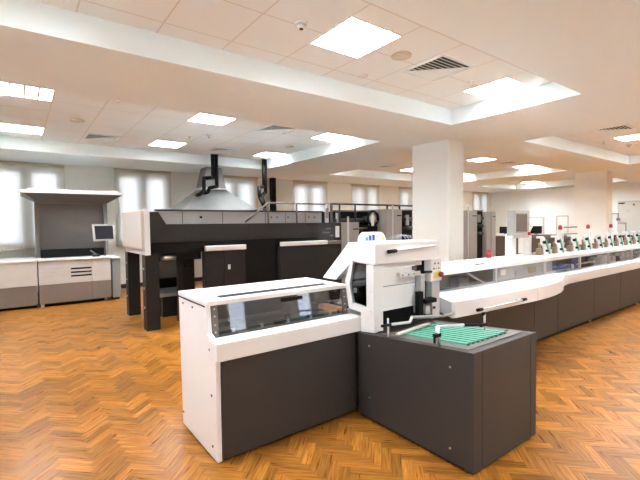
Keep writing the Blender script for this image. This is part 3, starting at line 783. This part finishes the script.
obj('white_label', B(5.205, 5.30, 6.46, 6.475, 1.33, 1.56, bev=.003), M['whitegloss'], t)
obj('end_plate', B(5.20, 5.36, 6.475, 7.9, .03, 1.63), M['darker'], t)
# underside internals
obj('cross_beam', B(1.745, 2.435, 6.60, 6.70, 1.05, 1.175), M['black'], t)
obj('roller', MB().cyl((1.78, 6.62, 1.10), (2.02, 6.62, 1.10), .05), M['steel'], t)
obj('inner_panel', B(2.22, 2.44, 6.95, 7.0, .05, 1.1), M['darker'], t)
obj('inner_post', B(2.13, 2.22, 6.86, 6.95, .0, 1.1), M['pressdark'], t)
for x in (2.27, 2.38): obj('bolt', MB().cyl((x, 6.95, .92), (x, 6.93, .92), .025, 10), M['black'], t)
obj('rear_panel', B(1.95, 2.8, 8.10, 8.15, .55, 1.15), M['wallblue'], t)
pal = obj('pallet_tray', B(1.95, 2.7, 7.3, 8.05, .36, .42, bev=.006), M['wallblue'], t)
obj('tray_back', B(1.95, 2.7, 8.0, 8.08, .42, .60), M['black'], t)
obj('tray_base', B(2.0, 2.65, 7.35, 8.0, 0, .36), M['pressdark'], t)
# gallery railing
t = thing('guard_rail', 'grey tubular guard rail with slanted start along the top of the dark press', 'railing', (4.6, 6.5, 1.63))
ry = 6.49
obj('handrail', MB().tube([(3.20, ry, 1.655), (3.66, ry, 2.0), (5.05, ry, 2.0)], .018), M['greywarm'], t)
for x in (3.66, 4.28): obj('post', MB().cyl((x, ry, 1.632), (x, ry, 1.995), .016), M['greywarm'], t)
obj('end_post', B(4.97, 5.03, ry-.03, ry+.03, 1.632, 2.0, bev=.006), M['greylight'], t)
obj('end_post', B(5.10, 5.14, ry-.02, ry+.02, 1.632, 2.02, bev=.004), M['greywarm'], t)
obj('post_box', B(4.94, 5.0, ry-.06, ry-.03, 1.72, 1.92, bev=.004), M['greymid'], t)

# ------------------------------------------------------------------ second press: grey cabinets and black units
def cabinet(x0, x1, y0, y1, z, lab, strip=True, grip='l'):
    t = thing('press_cabinet', lab, 'cabinet', ((x0+x1)/2, y0, 0), 'grey press cabinets')
    b = obj('body', B(x0, x1, y0, y1, .02, z, bev=.006), M['greypanel'], t)
    xs_ = x0 + .42*(x1-x0)
    if strip: obj('light_strip', B(xs_-.03, xs_+.02, y0-.012, y0, .05, z+.12, bev=.003), M['greylight'], t)
    dd = obj('door', B(xs_+.025, x1-.01, y0-.014, y0, .06, z-.03, bev=.004), M['greypanel'], t)
    obj('handle_slot', B(x1-.30*(x1-x0)-.02, x1-.05*(x1-x0), y0-.017, y0-.013, z-.16, z-.135), M['black'], dd)
    return t
cabinet(5.40, 5.93, 6.56, 7.0, 1.635, 'low grey press cabinet with pale strip at the right end of the dark press')
cabinet(6.80, 7.33, 6.60, 8.0, 1.93, 'tall grey press cabinet just left of the near column')
cabinet(9.72, 10.45, 6.60, 8.0, 1.93, 'tall grey press cabinet just right of the near column')
cabinet(10.95, 11.42, 6.60, 8.0, 1.91, 'narrow grey press cabinet rightmost of the row', False)
def unit(x0, x1, y0, y1, z, lab, win):
    t = thing('printing_unit', lab, 'printing unit', ((x0+x1)/2, y0, 0), 'black printing units')
    obj('body', B(x0, x1, y0, y1, .02, z, bev=.006), M['black'], t)
    for k in range(3): obj('roller', MB().cyl((x0+.03, y0-.02, z-.2-.22*k), (x1-.03, y0-.02, z-.2-.22*k), .045), M['blackrub'], t)
    if win: obj('window', B(win[0], win[1], y0-.075, y0-.02, win[2], win[3], bev=.003), M['greymid'], t)
    obj('top_edge', B(x0-.01, x1+.01, y0-.03, y0+.03, z, z+.03), M['greywarm'], t)
    return t
u1 = unit(5.62, 6.72, 7.1, 8.3, 1.88, 'black printing unit with a wheel of machinery behind the white tower', (5.70, 5.74, 1.6, 1.85))
unit(7.38, 7.80, 6.68, 8.0, 1.90, 'black printing unit with small grey window touching the near column', (7.50, 7.60, 1.55, 1.80))
unit(10.50, 10.92, 6.72, 8.0, 1.92, 'black printing unit with small pale window between two grey cabinets', (10.56, 10.72, 1.60, 1.82))
wy = 6.82
wh = obj('hand_wheel', MB().ring((6.60, wy, 1.72), (0, 1, 0), .16, .028, 24), M['black'], u1)
obj('hub', MB().cyl((6.60, wy-.04, 1.72), (6.60, wy+.28, 1.72), .06), M['steel'], wh)
for k in range(3):
    a = PI/2+2*PI*k/3
    obj('spoke', MB().cyl((6.60, wy, 1.72), (6.60+.16*math.cos(a), wy, 1.72+.16*math.sin(a)), .02), M['greylight'], wh)
obj('plate', B(6.52, 6.59, wy-.05, wy-.03, 1.55, 1.80, bev=.004), M['whitegloss'], wh)
obj('bracket', B(6.50, 6.74, wy, wy+.28, 1.36, 1.56, bev=.01), M['black'], u1)
obj('axle', MB().cyl((6.05, wy+.1, 1.50), (6.75, wy+.1, 1.50), .02), M['brass'], u1)
obj('support', B(6.10, 6.18, wy+.02, wy+.28, 1.2, 1.56, bev=.006), M['brass'], u1)
t = thing('guard_rail', 'dark guard rail along the top of the press units left of the column', 'railing', (6.5, 6.62, 1.9))
obj('handrail', MB().tube([(5.2, 6.62, 2.02), (7.8, 6.62, 2.02)], .02), M['pressdark'], t)
for x, z in ((5.44, 1.636), (5.88, 1.636), (6.86, 1.931), (7.28, 1.931)): obj('post', MB().cyl((x, 6.62, z), (x, 6.62, 2.02), .02), M['pressdark'], t)

# ------------------------------------------------------------------ hood, pipes
t = thing('extraction_hood', 'galvanised sloping extraction hood with square duct behind the press', 'hood', (4.15, 10.2, 2.0))
hy0, hy1 = 9.7, 10.9
obj('skirt', MB().hexa([(3.10,hy0,1.95),(5.25,hy0,1.95),(5.25,hy1,1.95),(3.10,hy1,1.95)], [(3.78,10.05,2.52),(4.44,10.05,2.52),(4.44,10.55,2.52),(3.78,10.55,2.52)]), M['galv'], t)
obj('rim', MB().box(3.74, 4.48, 10.0, 10.60, 2.52, 2.57, bev=.01), M['greylight'], t)
obj('duct', MB().hexa([(3.80,10.05,2.57),(4.42,10.05,2.57),(4.42,10.55,2.57),(3.80,10.55,2.57)], [(3.92,10.1,3.10),(4.32,10.1,3.10),(4.32,10.5,3.10),(3.92,10.5,3.10)]), M['galv'], t)
obj('apron', B(3.08, 5.27, hy0-.02, hy1+.02, 1.75, 1.95), M['galv'], t)
obj('stand', MB().box(3.15, 3.22, 9.75, 9.82, 0, 1.76).box(5.13, 5.2, 9.75, 9.82, 0, 1.76).box(3.15, 3.22, 10.78, 10.85, 0, 1.76).box(5.13, 5.2, 10.78, 10.85, 0, 1.76), M['greywarm'], t)
def pipe(x, pts, lab, x2=None):
    t = thing('exhaust_pipe', lab, 'pipe', (x, 9.5, 2.2))
    for k, p in enumerate(pts): obj('pipe_run', MB().tube(p, .045, 14), M['black'], t)
    return t
pipe(3.85, [[(3.87, 9.55, 3.335), (3.87, 9.55, 2.78), (3.64, 9.55, 2.74), (3.635, 9.55, 2.46), (3.56, 9.62, 2.36), (3.60, 9.98, 2.36)],
            [(3.965, 9.55, 3.335), (3.965, 9.55, 2.56), (3.78, 9.55, 2.52), (3.76, 9.62, 2.42), (3.80, 10.0, 2.42)]],
     'pair of black bent pipes rising from the metal hood to the ceiling')
pipe(5.36, [[(5.27, 9.55, 3.335), (5.27, 9.55, 2.62), (5.11, 9.52, 2.59), (5.11, 9.5, 2.33), (5.25, 9.5, 2.05), (5.32, 9.5, 1.6), (5.32, 9.5, .0)],
            [(5.345, 9.6, 3.335), (5.345, 9.6, 2.47), (5.24, 9.6, 2.40), (5.32, 9.6, 2.05), (5.36, 9.6, 1.6)]],
     'pair of black bent pipes right of the hood reaching the ceiling')
tag(obj('wall_pipe', B(6.52, 6.68, 11.30, 11.46, 0, 3.1, bev=.02), M['black'], loc=(6.6, 11.4, 0)), 'straight black square pipe on the window wall between two blinds', 'pipe')

# ------------------------------------------------------------------ plate setter desk at the far left
t = thing('low_cabinet', 'long low cabinet with white top and taupe base under the far left window', 'cabinet', (-1.1, 10.3, 0))
obj('top', B(-2.6, .285, 9.80, 10.85, .93, .965, bev=.006), M['white'], t)
for (a, b) in ((-2.6, -1.15), (-1.145, .285)):
    obj('upper_panel', B(a, b, 9.82, 9.85, .452, .93, bev=.004), M['beige'], t)
    obj('lower_panel', B(a, b, 9.82, 9.85, .06, .448, bev=.004), M['taupe'], t)
obj('carcass', B(-2.58, .27, 9.85, 10.83, .06, .93), M['taupe'], t)
obj('toe_kick', B(-2.55, .26, 9.95, 10.75, 0, .06), M['black'], t)
t = thing('light_booth_desk', 'grey viewing desk with drawers and a wide flat white canopy at the far left', 'desk', (.95, 10.2, 0))
obj('desktop', B(.30, 1.60, 9.77, 10.75, .925, .965, bev=.006), M['white'], t)
obj('carcass', B(.32, 1.58, 9.83, 10.7, .07, .925), M['taupe'], t)
obj('toe_kick', B(.36, 1.55, 9.9, 10.6, 0, .07), M['black'], t)
obj('lower_panel', B(.31, 1.24, 9.80, 9.83, .07, .448, bev=.004), M['taupe'], t)
obj('lower_panel', B(1.245, 1.60, 9.80, 9.83, .07, .448, bev=.004), M['taupe'], t)
obj('upper_door', B(1.245, 1.60, 9.80, 9.83, .452, .915, bev=.004), M['beige'], t)
for k, (z0, z1) in enumerate(((.452, .615), (.62, .69), (.695, .765), (.77, .915))):
    d = obj('drawer', B(.31, 1.24, 9.80, 9.83, z0, z1, bev=.003), M['beige'], t)
    if k < 3: obj('drawer_grip', B(.86, 1.235, 9.795, 9.801, z1-.035, z1-.004), M['black'], d)
    if k == 3: obj('lock', MB().cyl((.78, 9.80, .86), (.78, 9.79, .86), .014, 10), M['steel'], d)
for x in (.30, 1.60): obj('upright', B(x-.0, x+.075, 10.45, 10.62, .965, 2.13, bev=.006), M['greymid'], t)
obj('back_panel', B(.375, 1.60, 10.58, 10.61, .965, 2.13), M['greymid'], t)
obj('dark_sill', B(.375, 1.60, 10.25, 10.57, .965, 1.13, bev=.006), M['black'], t)
obj('canopy', B(.07, 1.86, 9.60, 10.85, 2.275, 2.33, bev=.012), M['whitegloss'], t)
obj('canopy_top', B(.17, 1.78, 9.75, 10.80, 2.33, 2.37, bev=.012), M['whitegloss'], t)
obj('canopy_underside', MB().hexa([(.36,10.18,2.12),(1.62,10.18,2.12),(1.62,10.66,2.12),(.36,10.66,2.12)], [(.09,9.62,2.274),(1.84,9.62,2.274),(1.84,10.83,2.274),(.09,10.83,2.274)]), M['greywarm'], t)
obj('caster', MB().cyl((.36, 9.82, 0), (.36, 9.82, .07), .03), M['greylight'], t)
obj('caster', MB().cyl((1.5, 9.85, 0), (1.5, 9.85, .07), .03), M['greylight'], t)
t = thing('side_cabinet', 'narrow grey cabinet standing right of the viewing desk', 'cabinet', (1.71, 10.2, 0))
obj('body', B(1.635, 1.80, 9.83, 10.6, .05, .91, bev=.006), M['greymid'], t)
obj('top', B(1.63, 1.81, 9.81, 10.62, .91, .93, bev=.004), M['white'], t)
obj('base', B(1.66, 1.78, 9.9, 10.55, 0, .05), M['black'], t)
t = thing('monitor', 'flat monitor with pale frame tilted above the viewing desk', 'monitor', (1.48, 9.95, .965))
obj('casing', MB().hexa([(1.28,9.72,1.30),(1.71,9.78,1.30),(1.71,9.82,1.30),(1.28,9.76,1.30)], [(1.26,9.74,1.66),(1.70,9.80,1.66),(1.70,9.84,1.66),(1.26,9.78,1.66)]), M['greylight'], t)
obj('screen', MB().hexa([(1.32,9.722,1.34),(1.675,9.770,1.34),(1.675,9.78,1.34),(1.32,9.73,1.34)], [(1.305,9.739,1.625),(1.665,9.787,1.625),(1.665,9.797,1.625),(1.305,9.749,1.625)]), M['screend'], t)
obj('arm', MB().tube([(1.50, 9.80, 1.45), (1.55, 10.0, 1.40), (1.55, 10.1, .965)], .022), M['greywarm'], t)
t = thing('desk_phone', 'small black handset on the viewing desk below the monitor', 'phone', (1.33, 9.95, .965))
obj('base', B(1.28, 1.42, 9.88, 10.05, .965, 1.01, bev=.008), M['blackrub'], t)
obj('handset', MB().tube([(1.24, 9.92, 1.10), (1.30, 9.93, 1.05), (1.36, 9.95, 1.0)], .016), M['greymid'], t)

# ------------------------------------------------------------------ far right background
t = thing('wall_board', 'large pale grey board mounted on the far right wall', 'board', (19.46, 5.0, 1.7))
obj('panel', B(19.44, 19.49, 3.6, 6.02, 1.08, 2.38, bev=.006), M['board'], t)
obj('hinge', B(19.41, 19.44, 5.78, 5.98, 2.26, 2.31, bev=.004), M['black'], t)
obj('red_dot', MB().cyl((19.44, 5.48, 2.22), (19.43, 5.48, 2.22), .035), M['red'], t)
obj('notice', B(19.432, 19.44, 5.58, 5.74, 1.92, 2.06), M['beige'], t)
obj('arm', MB().tube([(19.40, 6.35, 1.88), (19.40, 5.98, 1.88), (19.40, 5.98, 1.62)], .02), M['greymid'], t)
obj('mount', B(19.38, 19.49, 5.92, 6.04, 1.60, 1.70), M['greymid'], t)
obj('hanger', MB().tube([(19.40, 5.98, 1.50), (19.40, 5.72, 1.50), (19.40, 5.72, 1.09)], .018), M['greymid'], t)
t = thing('dark_bench', 'dark workbench under the wall board at the far right', 'bench', (18.9, 4.8, 0))
obj('top', B(18.45, 19.45, 3.2, 6.12, .97, 1.03, bev=.006), M['dark'], t)
obj('front', B(18.5, 18.54, 3.2, 6.10, .06, .97), M['black'], t)
obj('body', B(18.54, 19.4, 3.25, 6.05, 0, .97), M['black'], t)
t = thing('counter', 'brown counter with grey edge in front of the far right wall between the columns', 'counter', (15.2, 7.0, 0))
obj('top', B(14.9, 15.7, 5.9, 7.45, 1.02, 1.13, bev=.006), M['greywarm'], t)
for y in (5.95, 6.7): obj('panel', B(14.95, 15.6, y, y+.72, 0, 1.02, bev=.004), M['brown'], t)
t = thing('partition', 'pale grey partition screen standing against the far right wall', 'partition', (19.1, 9.1, 0))
obj('panel', B(19.05, 19.12, 8.75, 10.1, .1, 1.76, bev=.006), M['wallw'], t)
obj('frame', MB().box(19.03, 19.14, 8.70, 8.75, 0, 1.80).box(19.03, 19.14, 10.1, 10.15, 0, 1.80).box(19.03, 19.14, 8.75, 10.1, 1.76, 1.80), M['greylight'], t)
t = thing('computer_monitor', 'dark monitor behind the control terminal in the background', 'monitor', (15.2, 7.3, 1.13))
obj('casing', B(15.2, 15.24, 7.02, 7.42, 1.16, 1.44, bev=.006), M['black'], t)
obj('stand', B(15.22, 15.3, 7.18, 7.26, 1.13, 1.2), M['greymid'], t)
t = thing('dark_desk', 'dark desk seen left of the control terminal in the background', 'desk', (15.2, 8.4, 0))
obj('top', B(14.9, 15.6, 8.0, 8.9, 1.06, 1.12, bev=.006), M['white'], t)
obj('body', B(14.95, 15.55, 8.05, 8.85, 0, 1.06), M['brown'], t)
t = thing('computer_monitor', 'black monitor on the dark desk right of the grey cabinets', 'monitor', (15.2, 8.4, 1.12))
obj('casing', B(15.2, 15.24, 8.18, 8.62, 1.16, 1.42, bev=.006), M['black'], t)
obj('stand', B(15.22, 15.3, 8.36, 8.44, 1.12, 1.2), M['greymid'], t)
t = thing('metal_frame', 'slim grey metal frame on the counter just left of the far column', 'frame', (15.1, 6.3, 1.13))
obj('upright', MB().cyl((15.1, 6.46, 1.13), (15.1, 6.46, 1.78), .013), M['greymid'], t)
obj('upright', MB().cyl((15.1, 6.10, 1.13), (15.1, 6.10, 1.78), .010), M['greymid'], t)
obj('cross_bar', MB().cyl((15.1, 6.46, 1.78), (15.1, 6.10, 1.78), .010), M['greymid'], t)

# ------------------------------------------------------------------ world, camera
w = bpy.data.worlds.new('overcast_sky'); S.world = w; w.use_nodes = True
nt = w.node_tree; nt.nodes.clear()
out = nt.nodes.new('ShaderNodeOutputWorld'); bg = nt.nodes.new('ShaderNodeBackground')
tc = nt.nodes.new('ShaderNodeTexCoord'); mp = nt.nodes.new('ShaderNodeMapping'); mp.inputs['Scale'].default_value = (2, 2, 6)
nz = nt.nodes.new('ShaderNodeTexNoise'); nz.inputs['Scale'].default_value = 2.2; nz.inputs['Detail'].default_value = 6
rp = nt.nodes.new('ShaderNodeValToRGB')
rp.color_ramp.elements[0].position = .35; rp.color_ramp.elements[0].color = (.66, .78, 1, 1)
rp.color_ramp.elements[1].position = .65; rp.color_ramp.elements[1].color = (.95, .97, 1, 1)
nt.links.new(tc.outputs['Generated'], mp.inputs[0]); nt.links.new(mp.outputs[0], nz.inputs['Vector'])
nt.links.new(nz.outputs[0], rp.inputs[0]); nt.links.new(rp.outputs[0], bg.inputs[0])
sx = nt.nodes.new('ShaderNodeSeparateXYZ'); nt.links.new(tc.outputs['Generated'], sx.inputs[0])
ma = nt.nodes.new('ShaderNodeMath'); ma.operation = 'MULTIPLY_ADD'; nt.links.new(sx.outputs[0], ma.inputs[0]); ma.inputs[1].default_value = .7
nt.links.new(sx.outputs[1], ma.inputs[2])
mr = nt.nodes.new('ShaderNodeMapRange'); mr.interpolation_type = 'SMOOTHSTEP'
nt.links.new(ma.outputs[0], mr.inputs[0])
mr.inputs[1].default_value = .3; mr.inputs[2].default_value = -.6; mr.inputs[3].default_value = .66; mr.inputs[4].default_value = 1.0
nt.links.new(mr.outputs[0], bg.inputs[1])   # brighter sky behind the camera, towards the sun side
nt.links.new(bg.outputs[0], out.inputs[0])

f_px, yaw, pitch, roll = 406.696, .639165, .0386519, -.0123774
cy, sy, cp, sp_, cr, sr = math.cos(yaw), math.sin(yaw), math.cos(pitch), math.sin(pitch), math.cos(roll), math.sin(roll)
fwd = Vector((sy*cp, cy*cp, -sp_)); right = Vector((cy, -sy, 0)); up = right.cross(fwd)
r2 = right*cr + up*sr; u2 = -right*sr + up*cr
cd = bpy.data.cameras.new('camera'); cam = bpy.data.objects.new('camera', cd); COL.objects.link(cam)
cd.sensor_width = 36; cd.sensor_fit = 'HORIZONTAL'; cd.lens = f_px/640*36; cd.clip_start = .05
cam.matrix_world = Matrix(((r2.x, u2.x, -fwd.x, 0), (r2.y, u2.y, -fwd.y, 0), (r2.z, u2.z, -fwd.z, 1.6), (0, 0, 0, 1)))
S.camera = cam

S.view_settings.view_transform = 'Standard'; S.view_settings.look = 'None'
S.view_settings.gamma = 1; S.view_settings.use_curve_mapping = False
S.view_settings.exposure = 2.52
S.cycles.max_bounces = 10; S.cycles.diffuse_bounces = 6; S.cycles.transparent_max_bounces = 12
S.cycles.use_denoising = True; S.cycles.sample_clamp_indirect = 8
S.cycles.caustics_reflective = False; S.cycles.caustics_refractive = False
